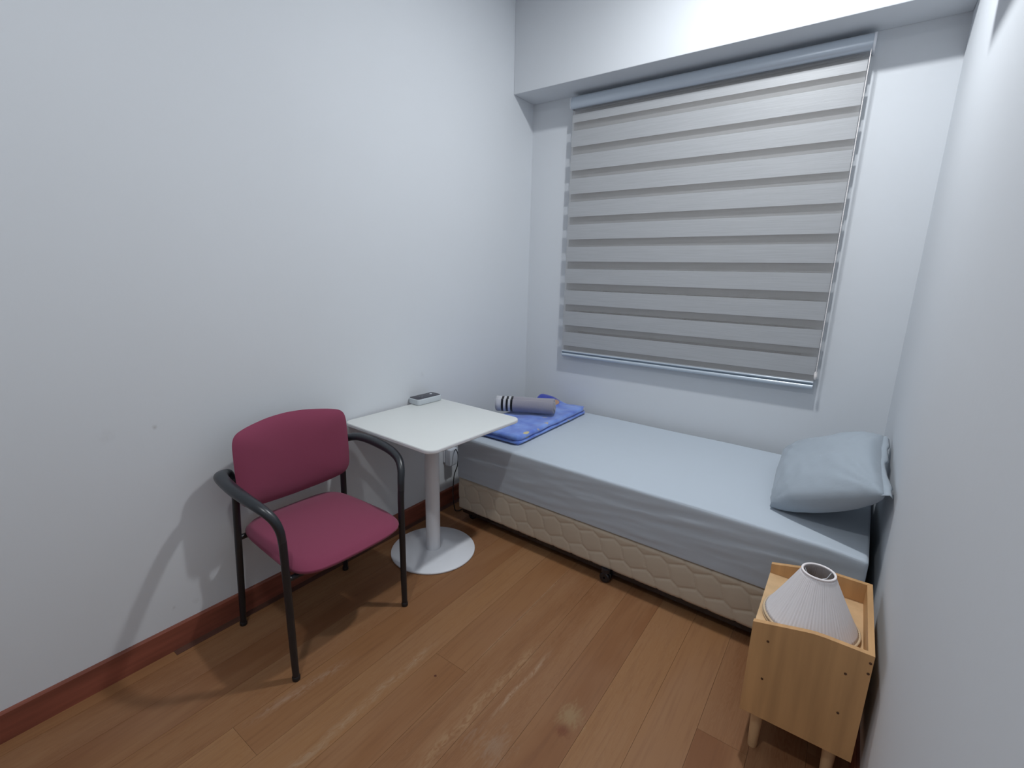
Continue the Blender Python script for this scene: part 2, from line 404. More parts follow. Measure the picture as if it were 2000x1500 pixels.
# skirting
def skirting(name, pa, pb, nx, ny):
    bm = bmesh.new(); h = 0.103; t = 0.0125
    prof = [(0, 0), (t, 0), (t, h-0.006), (t-0.003, h-0.001), (t-0.006, h), (0, h)]
    a = [bm.verts.new((pa[0]+nx*d, pa[1]+ny*d, z)) for d, z in prof]; b = [bm.verts.new((pb[0]+nx*d, pb[1]+ny*d, z)) for d, z in prof]
    for i in range(len(prof)): j = (i+1) % len(prof); bm.faces.new((a[i], a[j], b[j], b[i]))
    bm.faces.new(a); bm.faces.new(b)
    struct(link(name, bm, M_base, smooth=False))
skirting('baseboard_left', (0, BACK), (0, 0), 1, 0)
skirting('baseboard_right', (W, BACK), (W, 0), -1, 0)
skirting('baseboard_back', (0.0125, 0), (W-0.0125, 0), 0, -1)
skirting('baseboard_rear', (0.0125, BACK), (W-0.0125, BACK), 0, 1)
# sliding window
bm = bmesh.new(); fy0, fy1 = 0.07, 0.14
box(bm, OX0, OX0+0.05, fy0, fy1, OZ0, OZ1); box(bm, OX1-0.05, OX1, fy0, fy1, OZ0, OZ1)
box(bm, OX0+0.05, OX1-0.05, fy0, fy1, OZ0, OZ0+0.05); box(bm, OX0+0.05, OX1-0.05, fy0, fy1, OZ1-0.05, OZ1)
win = link('window_1', bm, M_frame, smooth=False); struct(win)
for (a, b, y) in ((OX0+0.05, 1.08, 0.10), (1.02, OX1-0.05, 0.075)):
    bm = bmesh.new(); z0, z1 = OZ0+0.05, OZ1-0.05; s_ = 0.09
    box(bm, a, a+s_, y, y+0.022, z0, z1); box(bm, b-s_, b, y, y+0.022, z0, z1)
    box(bm, a+s_, b-s_, y, y+0.022, z0, z0+0.06); box(bm, a+s_, b-s_, y, y+0.022, z1-0.06, z1)
    sash = link('sash', bm, M_frame, win, smooth=False)
    link('pane', newbox(a+s_, b-s_, y+0.008, y+0.013, z0+0.06, z1-0.06), M_glass, sash, smooth=False)

# ================================================================== ZEBRA BLIND
BX0, BX1 = 0.330, 1.866
bl = thing('zebra_blind', 'striped grey day-and-night roller blind hanging over the window', 'blind', (BX0, 0, 0.905))
def P(o):   # place world-coordinates mesh under an offset parent
    o.matrix_parent_inverse = Matrix.Translation(-Vector(o.parent.location)) if not any(o.parent.rotation_euler) else o.parent.matrix_basis.inverted()
    return o
# cassette: curved front profile extruded along x
bm = bmesh.new()
prof = [(-0.002, 2.548), (-0.060, 2.548), (-0.074, 2.543), (-0.083, 2.530), (-0.087, 2.512), (-0.086, 2.494), (-0.080, 2.482), (-0.070, 2.477), (-0.062, 2.477), (-0.060, 2.482), (-0.018, 2.482), (-0.016, 2.477), (-0.002, 2.477)]
a = [bm.verts.new((BX0+0.004, y, z)) for y, z in prof]; b = [bm.verts.new((BX1-0.008, y, z)) for y, z in prof]
for i in range(len(prof)): j = (i+1) % len(prof); bm.faces.new((a[i], a[j], b[j], b[i]))
bm.faces.new(a); bm.faces.new(b)
P(link('cassette', bm, M_alu, bl))
for xx in (BX0, BX1-0.008):
    bm = bmesh.new()
    a = [bm.verts.new((xx, y*1.02, 2.512+(z-2.512)*1.05)) for y, z in prof[:9]+prof[-1:]]; b = [bm.verts.new((xx+(0.004 if xx == BX0 else 0.008), v.co.y, v.co.z)) for v in a]
    n = len(a)
    for i in range(n): j = (i+1) % n; bm.faces.new((a[i], a[j], b[j], b[i]))
    bm.faces.new(a); bm.faces.new(b)
    P(link('end_cap', bm, M_whitemet, bl))
bott = [0.986+0.1415*k for k in range(11)]
FX0, FX1 = BX0+0.006, BX1-0.018
def strip(bm, x0, x1, y, z0, z1, mi=0, th=0.0006):
    box(bm, x0, x1, y-th/2, y+th/2, z0, z1, mi=mi)
yf, yb = -0.055, -0.031
ztop = 2.485; zlow = 0.948
def gapz(z, shift):   # the rear bands drift slightly, leaving thin gaps in the lower rows
    return 0.0 if shift == 0 else max(-0.004, min(0.013, 0.0130*(1.64-z)/0.65))
def layer(name, y, shift, lab):
    bm_o = bmesh.new(); bm_s = bmesh.new()
    z = zlow
    ops = [(b_+shift+gapz(b_+shift, shift), b_+shift+0.0935) for b_ in bott]
    ops = [(0.986-0.1415+shift, 0.986-0.1415+0.0935+shift)] + ops
    segs = []; cur = zlow
    for (a_, b_) in ops:
        a_ = max(a_, zlow); b_ = min(b_, ztop if shift else 2.447)
        if b_ <= zlow or a_ >= ztop: continue
        if a_ > cur: segs.append((cur, a_, 0))
        segs.append((a_, b_, 1)); cur = b_
    if cur < ztop: segs.append((cur, ztop, 0))
    for (a_, b_, op) in segs: strip(bm_o if op else bm_s, FX0, FX1, y, a_, b_)
    o = P(link(name, bm_o, M_opaque, bl, smooth=False)); o['label'] = lab
    s2 = link('sheer_bands', bm_s, M_sheer, o, smooth=False); s2['label'] = 'see-through bands between the woven ones'
    return o
layer('front_fabric', yf, 0.0, 'front layer of woven grey bands')
layer('rear_fabric', yb, -0.048, 'rear layer of woven grey bands')
bm = bmesh.new(); tube(bm, [(FX0, -0.043, 0.945, 0.0085, 0.014), (FX1, -0.043, 0.945, 0.0085, 0.014)], 20, side=(0, 0, 1))
P(link('bottom_rail', bm, M_alu, bl))
bm = bmesh.new(); tube(bm, [(FX0, -0.043, 0.921, 0.0135, 0.0145), (FX1, -0.043, 0.921, 0.0135, 0.0145)], 20, side=(0, 0, 1))
P(link('weight_tube', bm, M_alu, bl))
P(link('rail_groove', newbox(FX0+0.002, FX1-0.002, -0.053, -0.033, 0.930, 0.941), M_alu_dark, bl, smooth=False))
# bead cord loop
bm = bmesh.new(); pts = []
xc = BX1-0.012
for i in range(41): pts.append((xc, -0.083, 2.478-1.47*i/40))
for i in range(1, 9): a = PI*i/8; pts.append((xc, -0.083+0.009-0.009*math.cos(a), 1.008-0.012*math.sin(a)))
for i in range(1, 41): pts.append((xc, -0.065, 1.008+1.47*i/40))
tube(bm, [(p[0], p[1], p[2], 0.0016) for p in pts], 8, side=(1, 0, 0))
for i in range(0, 120):
    z = 2.47-i*0.0122
    bmesh.ops.create_icosphere(bm, subdivisions=1, radius=0.0027, matrix=Matrix.Translation((xc, -0.083, z)))
P(link('bead_cord', bm, M_cord, bl))
bm = bmesh.new(); lathe(bm, [(0.001, 0.965), (0.006, 0.970), (0.0075, 0.985), (0.006, 1.004), (0.002, 1.010)], 16, xc, -0.075)
P(link('cord_weight', bm, M_cord, bl))

# ================================================================== CHAIR
CHX, CHY = 0.31, -1.955
ch = thing('armchair', 'magenta upholstered visitor chair with black tubular arms against the left wall', 'chair', (CHX, CHY, 0), math.radians(-1.2))
# local: +x forward (into the room), y across
def frame_side(s):
    fr = 0.258 if s < 0 else 0.254
    # front leg (foot to arm bend)
    leg = cr([(0.208, s*fr, 0.0, 0.0125, 0.0115), (0.207, s*fr, 0.12, 0.0135, 0.0125), (0.206, s*(fr), 0.35, 0.0138, 0.0130), (0.205, s*(fr), 0.50, 0.0140, 0.0135), (0.203, s*0.258, 0.560, 0.0140, 0.0138)], 6)
    bm = bmesh.new(); tube(bm, leg, 18, side=(1, 0, 0)); l = link('leg', bm, M_black, ch, angle=60)
    bm = bmesh.new(); lathe(bm, [(0.0128, 0.0), (0.0142, 0.002), (0.0142, 0.016), (0.0128, 0.018)], 18, 0.208, s*fr); link('foot_cap', bm, M_rubber, l)
    # armrest
    arm = cr([(0.203, s*0.258, 0.550, 0.0138, 0.0138), (0.200, s*0.262, 0.600, 0.0145, 0.0145), (0.187, s*0.275, 0.645, 0.0155, 0.0160), (0.150, s*0.293, 0.677, 0.0168, 0.0182), (0.085, s*0.306, 0.695, 0.0182, 0.0205),
              (0.0, s*0.310, 0.705, 0.0190, 0.0225), (-0.08, s*0.306, 0.711, 0.0175, 0.0235), (-0.140, s*0.295, 0.711, 0.0175, 0.0240), (-0.180, s*0.274, 0.703, 0.0175, 0.0235), (-0.194, s*0.252, 0.692, 0.0175, 0.0215), (-0.193, s*0.240, 0.668, 0.0155, 0.0180)], 6)
    bm = bmesh.new(); tube(bm, arm, 20, side=None if False else (0, 0, 1)) if False else tube_arm(bm, arm, s)
    link('armrest', bm, M_armpad, ch, angle=60)
    # rear leg
    rl = cr([(-0.228, s*0.246, 0.0, 0.0125, 0.0115), (-0.205, s*0.244, 0.25, 0.0140, 0.0130), (-0.190, s*0.240, 0.47, 0.0145, 0.0130), (-0.184, s*0.236, 0.60, 0.0150, 0.013), (-0.188, s*0.232, 0.672, 0.0125, 0.012)], 6)
    bm = bmesh.new(); tube(bm, rl, 18, side=(1, 0, 0)); l = link('leg', bm, M_black, ch, angle=60)
    bm = bmesh.new(); lathe(bm, [(0.0128, 0.0), (0.0142, 0.002), (0.0142, 0.016), (0.0128, 0.018)], 18, -0.228, s*0.246); link('foot_cap', bm, M_rubber, l)
def tube_arm(bm, pts, s):
    # cross-section: second radius lies across the chair, first in the vertical plane of the arm
    rings = []; n = len(pts); seg = 20
    for i, p in enumerate(pts):
        a = Vector(pts[max(i-1, 0)][:3]); b = Vector(pts[min(i+1, n-1)][:3]); t = (b-a).normalized()
        q = Vector((0, 1, 0)); q = (q - t*q.dot(t))
        if q.length < 0.2: q = Vector((1, 0, 0)) - t*t.x
        q.normalize(); v = t.cross(q)
        rings.append([bm.verts.new(Vector(p[:3])+v*(p[3]*math.cos(2*PI*k/seg))+q*(p[4]*math.sin(2*PI*k/seg))) for k in range(seg)])
    for i in range(n-1):
        for k in range(seg): bm.faces.new((rings[i][k], rings[i][(k+1) % seg], rings[i+1][(k+1) % seg], rings[i+1][k]))
    bm.faces.new(rings[0][::-1]); bm.faces.new(rings[-1])
for s in (-1, 1): frame_side(s)
# under-seat frame: two cross tubes and two side rails
bm = bmesh.new(); tube(bm, [(0.196, -0.250, 0.404, 0.0105), (0.196, 0.246, 0.404, 0.0105)], 14, side=(0, 0, 1))
link('crossbar', bm, M_black, ch)
bm = bmesh.new(); tube(bm, [(-0.193, -0.238, 0.415, 0.011), (-0.193, 0.238, 0.415, 0.011)], 14, side=(0, 0, 1)); link('crossbar', bm, M_black, ch)
# seat cushion: rounded trapezoid, domed
def seat_mesh():
    bm = bmesh.new()
    N = 72; ringsr = [0.0, 0.25, 0.5, 0.7, 0.85, 0.94, 0.985, 1.0]
    def outline(a):
        c, s_ = math.cos(a), math.sin(a)
        e = 2/5.2
        x = math.copysign(abs(c)**e, c); y = math.copysign(abs(s_)**e, s_)
        hw = 0.232+0.012*x
        xx = 0.258*x
        if x > 0: xx += 0.014*(1-y*y)      # front edge bows forwards
        return xx, y*hw
    def zt(r): return 0.452+0.022*(1-r**4)+ (0.0 if r < 0.94 else -0.012*((r-0.94)/0.06))
    top = [];
    for r in ringsr[1:]:
        top.append([bm.verts.new((0.006+outline(2*PI*k/N)[0]*r, outline(2*PI*k/N)[1]*r, zt(r)+0.006*math.cos(outline(2*PI*k/N)[0]*r*5)-0.006)) for k in range(N)])
    c0 = bm.verts.new((0.006, 0, zt(0)))
    for k in range(N): bm.faces.new((c0, top[0][k], top[0][(k+1) % N]))
    for a, b in zip(top, top[1:]):
        for k in range(N): bm.faces.new((a[k], b[k], b[(k+1) % N], a[(k+1) % N]))
    side = []
    for (r, z) in ((1.006, 0.434), (1.0, 0.426), (0.975, 0.418), (0.93, 0.4165)):
        side.append([bm.verts.new((0.006+outline(2*PI*k/N)[0]*r, outline(2*PI*k/N)[1]*r, z)) for k in range(N)])
    pr = top[-1]
    for b in side:
        for k in range(N): bm.faces.new((pr[k], b[k], b[(k+1) % N], pr[(k+1) % N]))
        pr = b
    bm.faces.new(pr)
    return bm
link('seat', seat_mesh(), M_chairfab, ch, angle=70)
bm = bmesh.new(); slab(bm, roundrect(0.225, 0.20, 0.06), 0.4075, 0.418, 0.003); link('seat_pan', bm, M_back_shell, ch)
# backrest: curved padded panel
half = [(0.0, 0.882), (0.07, 0.879), (0.13, 0.872), (0.187, 0.863), (0.224, 0.851), (0.241, 0.824), (0.245, 0.770), (0.246, 0.70), (0.245, 0.635), (0.241, 0.592), (0.224, 0.562), (0.19, 0.545), (0.13, 0.531), (0.065, 0.523), (0.0, 0.520)]
loop = cr(half, 4); loop = loop + [(-y, z) for y, z in loop[::-1][1:-1]]
def back_mesh(front, rear, edge_r, grow=1.0):
    bm = bmesh.new(); n = len(loop); zc = 0.70
    def bx(y, z):   # spine curve: sides forward, leaning back with height
        return -0.192 + 0.055*(y/0.245)**2 - 0.05*(z-0.60) + 0.02*max(0, (z-0.60))**1.5
    prevf = None
    rr = [0.3, 0.6, 0.8, 0.92, 0.98, 1.0]
    def ringpts(r, off): return [bm.verts.new((bx(y*r, zc+(z-zc)*r)+off, y*r*grow, zc+(z-zc)*r*grow)) for y, z in loop]
    F = [ringpts(r, front*(1-r**6)+0.006*(1-(r**2))) for r in rr]
    cf = bm.verts.new((bx(0, zc)+front+0.006, 0, zc))
    for k in range(n): bm.faces.new((cf, F[0][k], F[0][(k+1) % n]))
    for a, b in zip(F, F[1:]):
        for k in range(n): bm.faces.new((a[k], b[k], b[(k+1) % n], a[(k+1) % n]))
    R_ = [ringpts(r, -rear*(1-r**6)-0.001) for r in rr[::-1][1:]]
    pr = F[-1]
    for b in R_:
        for k in range(n): bm.faces.new((pr[k], b[k], b[(k+1) % n], pr[(k+1) % n]))
        pr = b
    cb = bm.verts.new((bx(0, zc)-rear, 0, zc))
    for k in range(n): bm.faces.new((cb, pr[k], pr[(k+1) % n]))
    return bm
br = link('backrest', back_mesh(0.030, 0.004, 0), M_chairfab, ch, angle=80)
o = link('back_shell', back_mesh(-0.002, 0.018, 0, 0.985), M_back_shell, br, angle=80); o['label'] = 'dark hard shell on the back of the backrest'
for s in (-1, 1):
    bm = bmesh.new(); tube(bm, cr([(-0.188, s*0.232, 0.645, 0.010), (-0.185, s*0.215, 0.650, 0.010), (-0.180, s*0.19, 0.655, 0.009)], 4), 12, side=(0, 0, 1)); link('back_bracket', bm, M_black, ch)

# ================================================================== TABLE
TX, TY, TR = 0.333, -1.312, -0.035
tb = thing('pedestal_table', 'small square white table on a round pedestal base by the bed', 'table', (TX, TY, 0), TR)
hs = 0.311
bm = bmesh.new(); slab(bm, roundrect(hs, hs+0.004, 0.045, 8), 0.722, 0.740, 0.003); link('tabletop', bm, M_white, tb)
bm = bmesh.new(); slab(bm, roundrect(hs+0.0012, hs+0.0052, 0.0462, 8), 0.7235, 0.7375, 0.002); o = link('edge_band', bm, M_whiteedge, tb); o['label'] = 'grey-white band around the tabletop edge'
px, py = -0.022, 0.0
bm = bmesh.new(); lathe(bm, [(0.036, 0.012), (0.038, 0.016), (0.0375, 0.03), (0.0375, 0.712)], 40, px, py); link('column', bm, M_whitemet, tb, angle=50)
bm = bmesh.new(); lathe(bm, [(0.220, 0.0), (0.2235, 0.003), (0.2235, 0.008), (0.220, 0.012), (0.12, 0.0145), (0.045, 0.017)], 96, px, py); link('base_plate', bm, M_whitemet, tb, angle=50)
bm = bmesh.new(); slab(bm, roundrect(0.13, 0.13, 0.02), 0.7095, 0.7225, 0.002); box(bm, -0.20, 0.20, -0.02, 0.02, 0.712, 0.7225); box(bm, -0.02, 0.02, -0.20, 0.20, 0.712, 0.7225)
link('mounting_plate', bm, M_black, tb, loc=(px*0.5, 0, 0))
# remote control
rm = thing('remote_control', 'small white remote control with dark keypad at the wall side of the table', 'remote', (0.050, -1.098, 0.7402), math.radians(-3))
rl_ = roundrect(0.044, 0.089, 0.016, 6)
bm = bmesh.new(); slab(bm, rl_, 0, 0.034, 0.006, 4); link('casing', bm, M_remotew, rm)
bm = bmesh.new(); slab(bm, roundrect(0.040, 0.085, 0.013, 6), 0.0335, 0.0355, 0.001); kp = link('keypad', bm, M_remoteb, rm); kp['label'] = 'dark face with buttons'
def btn(x, y, r, m_, z=0.0352):
    bm = bmesh.new(); lathe(bm, [(r, z), (r, z+0.0012), (r*0.8, z+0.002)], 16, x, y); link('button', bm, m_, kp)
btn(-0.010, 0.050, 0.0075, M_plastic)
for (bx_, by_) in ((0.012, 0.052), (-0.012, 0.018), (0.012, 0.018), (-0.012, -0.008), (0.012, -0.008), (-0.012, -0.034), (0.012, -0.034)):
    btn(bx_, by_, 0.006, M_grey)

# ================================================================== BED
BA = math.radians(-1.36)
bed = thing('single_bed', 'single bed on a quilted cream base with fitted grey sheet beneath the window', 'bed', (0.185, -0.976, 0), BA)
BL, BWD = 1.955, 0.925       # local x along the bed from the left end, local y towards the wall
def quilt_d(u, v):
    """distance to an elongated hexagon / wave quilting line"""
    a, b = 0.112, 0.094
    d = []
    j0 = round(v/b); i0 = round(u/a)
    for j in (j0-2, j0-1, j0, j0+1, j0+2):
        for i in (i0-2, i0-1, i0, i0+1, i0+2):
            cx_ = (i+(0.5 if j % 2 else 0))*a; cy_ = j*b
            d.append(math.hypot(u-cx_+0.30*(v-cy_), v-cy_))
    d.sort()
    return (d[1]-d[0])*0.5
def base_mesh():
    bm = bmesh.new()
    z0, z1 = 0.072, 0.272
    nx, nz = 392, 42
    grid = []
    for i in range(nx+1):
        row = []
        for j in range(nz+1):
            x = BL*i/nx; z = z0+(z1-z0)*j/nz
            q = quilt_d(x, z)
            g = math.exp(-(q/0.0045)**2)
            puff = min(1, q/0.03)
            e = min(x, BL-x, z-z0, z1-z)
            rnd = max(0, 1-e/0.02)
            y = 0.0 - 0.0022*puff + 0.0040*g + 0.012*rnd*rnd
            row.append(bm.verts.new((x, y, z)))
        grid.append(row)
    for i in range(nx):
        for j in range(nz): bm.faces.new((grid[i][j], grid[i+1][j], grid[i+1][j+1], grid[i][j+1]))
    # remaining sides
    def edge(ax): return ax
    bk = [[bm.verts.new((x, BWD, z)) for z in (z0, z1)] for x in (0, BL)]
    L = grid[0]; R_ = grid[-1]
    bm.faces.new(L+[bk[0][1], bk[0][0]]); bm.faces.new(R_[::-1]+[bk[1][0], bk[1][1]])
    bm.faces.new([r[-1] for r in grid]+[bk[1][1], bk[0][1]]); bm.faces.new([r[0] for r in grid][::-1]+[bk[0][0], bk[1][0]])
    bm.faces.new((bk[0][0], bk[0][1], bk[1][1], bk[1][0]))
    return bm
link('base', base_mesh(), M_cream, bed, angle=50)['label'] = 'quilted cream fabric box base'
bm = newbox(0.004, BL-0.004, 0.012, BWD-0.01, 0.262, 0.279); link('piping', bm, mat('brown_piping', (0.16, 0.085, 0.055), 0.7), bed, smooth=False)
def mattress_mesh():
    bm = bmesh.new()
    z0, z1 = 0.276, 0.533
    x0, x1, y0, y1 = 0.0, BL+0.005, -0.004, BWD+0.012
    NX, NY, NS = 150, 70, 26
    rad = 0.014
    # build a closed rounded box by sampling a unit cube and pushing corners in
    verts = {}
    def pt(x, y, z):
        key = (round(x, 5), round(y, 5), round(z, 5))
        if key in verts: return verts[key]
        c = Vector((min(max(x, x0+rad), x1-rad), min(max(y, y0+rad), y1-rad), min(max(z, z0+rad*0.4), z1-rad)))
        d = Vector((x, y, z))-c
        m_ = max(abs(d.x), abs(d.y), abs(d.z))
        p = Vector((x, y, z))
        if d.length > 1e-9:
            k = m_/d.length
            rz = rad if z > (z0+z1)/2 else rad*0.4
            p = c + Vector((d.x*k, d.y*k, d.z*k))
        # soft surface
        if z > z0+0.03:
            if y < y0+1e-4+0.02:       # front side: sheet wrinkles, drawn tighter to the bottom edge
                t = (z1-z)/(z1-z0)
                wv = noise.noise(Vector((x*3.0, 0, (z-0.10*x)*30)))*0.0030*min(1, t*3)
                wv += noise.noise(Vector((x*7, 4, (z-0.07*x)*75)))*0.0016*min(1, t*3)
                p.y += wv - 0.002*math.sin(PI*min(1, t))
            if z > z1-1e-4:
                e = min(x-x0, x1-x, y-y0, y1-y)
                p.z += 0.0025*noise.noise(Vector((x*2.5, y*2.5, 0)))+0.0008*noise.noise(Vector((x*5, y*22, 3)))
        p.z -= 0.014*max(0, (x-1.75)/0.21)**2 if z > z0+0.05 else 0
        verts[key] = bm.verts.new(p); return verts[key]
    def lin(a, b, n, r=rad):
        core = [a+r+(b-a-2*r)*i/n for i in range(n+1)]
        e = [a+r*(1-math.cos(PI/2*i/4)) for i in range(4)]
        return e+core+[b-(q-a) for q in e[::-1]]
    X = lin(x0, x1, NX); Y = lin(y0, y1, NY); Z = lin(z0, z1, NS)
    def face(a, b, f):
        for i in range(len(a)-1):
            for j in range(len(b)-1):
                vs_ = [f(a[i], b[j]), f(a[i+1], b[j]), f(a[i+1], b[j+1]), f(a[i], b[j+1])]
                try: bm.faces.new(vs_)
                except ValueError: pass
    face(X, Y, lambda a, b: pt(a, b, z1)); face(X, Y, lambda a, b: pt(a, b, z0))
    face(X, Z, lambda a, b: pt(a, y0, b)); face(X, Z, lambda a, b: pt(a, y1, b))
    face(Y, Z, lambda a, b: pt(x0, a, b)); face(Y, Z, lambda a, b: pt(x1, a, b))
    return bm
link('mattress', mattress_mesh(), M_sheet, bed, angle=80)['label'] = 'mattress in a grey fitted sheet'
bm = newbox(0.02, BL-0.02, 0.022, BWD-0.012, 0.040, 0.0735, bevel=0.003); link('underbed_shade', bm, M_caster, bed)['label'] = 'black slab standing in for the shade under the box base'  # black slab added to darken the shaded gap beneath the bed
# casters
for (cx_, cy_) in ((0.075, 0.06), (0.985, 0.012), (1.88, 0.06), (0.075, 0.86), (0.985, 0.86), (1.88, 0.86)):
    bm = bmesh.new()
    lathe(bm, [(0.012, 0.052), (0.026, 0.054), (0.026, 0.074), (0.012, 0.076)], 20, cx_, cy_)
    cst = link('caster', bm, M_caster, bed)
    for d in (-0.012, 0.012):
        bm = bmesh.new()
        pr = [(0.006, -0.009), (0.022, -0.009), (0.0262, -0.005), (0.0262, 0.005), (0.022, 0.009), (0.006, 0.009)]
        rings = [[bm.verts.new((cx_+r*math.cos(2*PI*k/24), cy_+d*0.9+t*0.9, 0.0262+r*math.sin(2*PI*k/24))) for k in range(24)] for r, t in pr]
        for a, b in zip(rings, rings[1:]+rings[:1]):
            for k in range(24): bm.faces.new((a[k], a[(k+1) % 24], b[(k+1) % 24], b[k]))
        link('wheel', bm, M_caster, cst)

# ================================================================== PILLOW
A_ = Vector((1.805, -0.835, 0.545)); B_ = Vector((1.785, -0.225, 0.600)); C_ = Vector((2.152, -0.430, 0.822)); D_ = Vector((2.150, -0.995, 0.762))
def pillow_mesh():
    bm = bmesh.new(); N, M = 46, 58
    nrm = ((D_-A_).cross(B_-A_)).normalized()
    if nrm.z < 0: nrm = -nrm
    th = 0.094
    def P0(u, v):
        p = A_*(1-u)*(1-v)+D_*u*(1-v)+C_*u*v+B_*(1-u)*v
        # pull the sides in between corners
        cen = (A_+B_+C_+D_)/4
        pu = 4*u*(1-u); pv = 4*v*(1-v)
        eu = abs(2*u-1); ev = abs(2*v-1)
        k = 0.05*(pv*eu**6) + (0.02 if v < .5 else 0.05)*pu*ev**6
        q = p+(cen-p)*k
        return q+(A_-B_).normalized()*0.030*4*u*(1-u)*max(0, 1-v*1.6)**2
    def T_(u, v):
        a = max(0, 1-abs(2*u-1)**2.6); b = max(0, 1-abs(2*v-1)**2.8)
        return (a*b)**0.42
    top = [[None]*(M+1) for _ in range(N+1)]; bot = [[None]*(M+1) for _ in range(N+1)]
    for i in range(N+1):
        for j in range(M+1):
            u = i/N; v = j/M; p = P0(u, v); t = T_(u, v)
            w_ = 0.0
            e = min(u, 1-u, v, 1-v)
            # creases radiating from the corners and along the right edge
            for (cu, cv) in ((0, 0), (1, 0), (0, 1), (1, 1)):
                du, dv = abs(u-cu), abs(v-cv); rr = math.hypot(du, dv)
                if rr > 1e-6: w_ += 0.012*math.sin(math.atan2(dv, du)*17+cu*2)*math.exp(-rr/0.16)*min(1, rr/0.05)
            w_ += 0.006*noise.noise(Vector((u*4, v*5, 1.3)))+0.0035*noise.noise(Vector((u*11, v*9, 5)))
            wt = p+nrm*(th*t+w_*min(1, t*2.0))
            wb = p-nrm*(th*0.95*t-w_*0.4*min(1, t*2))
            for q in (wt, wb):
                q.z = max(q.z, 0.5375); q.x = min(q.x, 2.178); q.y = min(q.y, -0.006)
            top[i][j] = bm.verts.new(wt)
            bot[i][j] = top[i][j] if (i in (0, N) or j in (0, M)) else bm.verts.new(wb)
    for G in (top, bot):
        for i in range(N):
            for j in range(M):
                try: bm.faces.new((G[i][j], G[i+1][j], G[i+1][j+1], G[i][j+1]))
                except ValueError: pass
    return bm, P0, nrm
bm, P0, nrm = pillow_mesh()
pil = link('pillow', bm, M_pillow, angle=180); tag(pil, 'grey pillow leaning against the right wall at the head of the bed', 'pillow')
# open hem of the pillowcase along the wall-side edge, ruffled
bm = bmesh.new(); prev = None
n = 80
for j in range(n+1):
    v = j/n; p = P0(1.0, v); q = P0(0.93, v)
    d = (p-q).normalized()
    ext = 0.020+0.008*math.sin(v*9.0+0.6)
    wv = 0.006*math.sin(v*27)+0.005*math.sin(v*16+1)
    a = p-d*0.012+nrm*0.002; b = p+d*ext*0.5+nrm*(wv*0.6-0.006); c = p+d*ext*0.6+nrm*(wv-0.022)
    row = []
    for q2 in (a, b, c):
        q2 = q2.copy(); q2.x = min(q2.x, 2.179); row.append(bm.verts.new(q2))
    if prev:
        for k in range(2): bm.faces.new((prev[k], row[k], row[k+1], prev[k+1]))
    prev = row
o = link('pillowcase_hem', bm, M_pillow, pil, angle=180)
sm = o.modifiers.new('thick', 'SOLIDIFY'); sm.thickness = 0.002; sm.offset = 0

# ================================================================== BLANKET AND TOWEL
def blanket_mesh():
    bm = bmesh.new()
    # folded: stack of two thick layers with a rolled fold on the right edge
    x0, x1, y0, y1 = 0.215, 0.572, -0.905, -0.075
    def layer(z0, z1, inset, seed):
        NX, NY = 26, 50
        r = (z1-z0)/2
        vt = {}; 
        def pos(i, j, up):
            u = i/NX; v = j/NY
            sx_ = 0.0
            x = x0+inset+(x1-x0-inset*2)*u; y = y0+inset+(y1-y0-2*inset)*v
            dx = min(u, 1-u)*(x1-x0); dy = min(v, 1-v)*(y1-y0)
            k = 1.0
            for d in (dx, dy):
                if d < r*1.4: k = min(k, math.sqrt(max(0, 1-(1-d/(r*1.4))**2)))
            # round the plan corners
            cxn = max(0, 0.05-dx); cyn = max(0, 0.05-dy)
            h = math.hypot(cxn, cyn)
            if h > 0.05: f_ = (h-0.05)/h; x += (1 if u < .5 else -1)*cxn*f_; y += (1 if v < .5 else -1)*cyn*f_
            zc = (z0+z1)/2
            nz = 0.006*noise.noise(Vector((x*9, y*6, seed)))+0.003*noise.noise(Vector((x*22, y*20, seed)))
            nz += 0.05*math.exp(-((x-0.25)/0.13)**4-((y+0.15)/0.06)**2) if seed > 5 else 0
            return Vector((x+0.005*noise.noise(Vector((y*8, seed, 0))), y, zc+(r*k+ (nz*k if up > 0 else 0))*up))
        top = [[bm.verts.new(pos(i, j, 1)) for j in range(NY+1)] for i in range(NX+1)]
        bot = [[(top[i][j] if (i in (0, NX) or j in (0, NY)) else bm.verts.new(pos(i, j, -1))) for j in range(NY+1)] for i in range(NX+1)]
        for G in (top, bot):
            for i in range(NX):
                for j in range(NY):
                    try: bm.faces.new((G[i][j], G[i+1][j], G[i+1][j+1], G[i][j+1]))
                    except ValueError: pass
    layer(0.5365, 0.556, 0.0, 1.0); layer(0.5555, 0.585, 0.004, 7.0)
    return bm
bk = link('folded_blanket', blanket_mesh(), M_blanket, angle=180); tag(bk, 'folded bright blue fleece blanket with tan motifs at the foot of the bed', 'blanket')
tw = thing('rolled_towel', 'grey towel rolled up with white end and three black stripes, on the blue blanket', 'towel', (0.172, -0.575, 0.5885), math.radians(27))
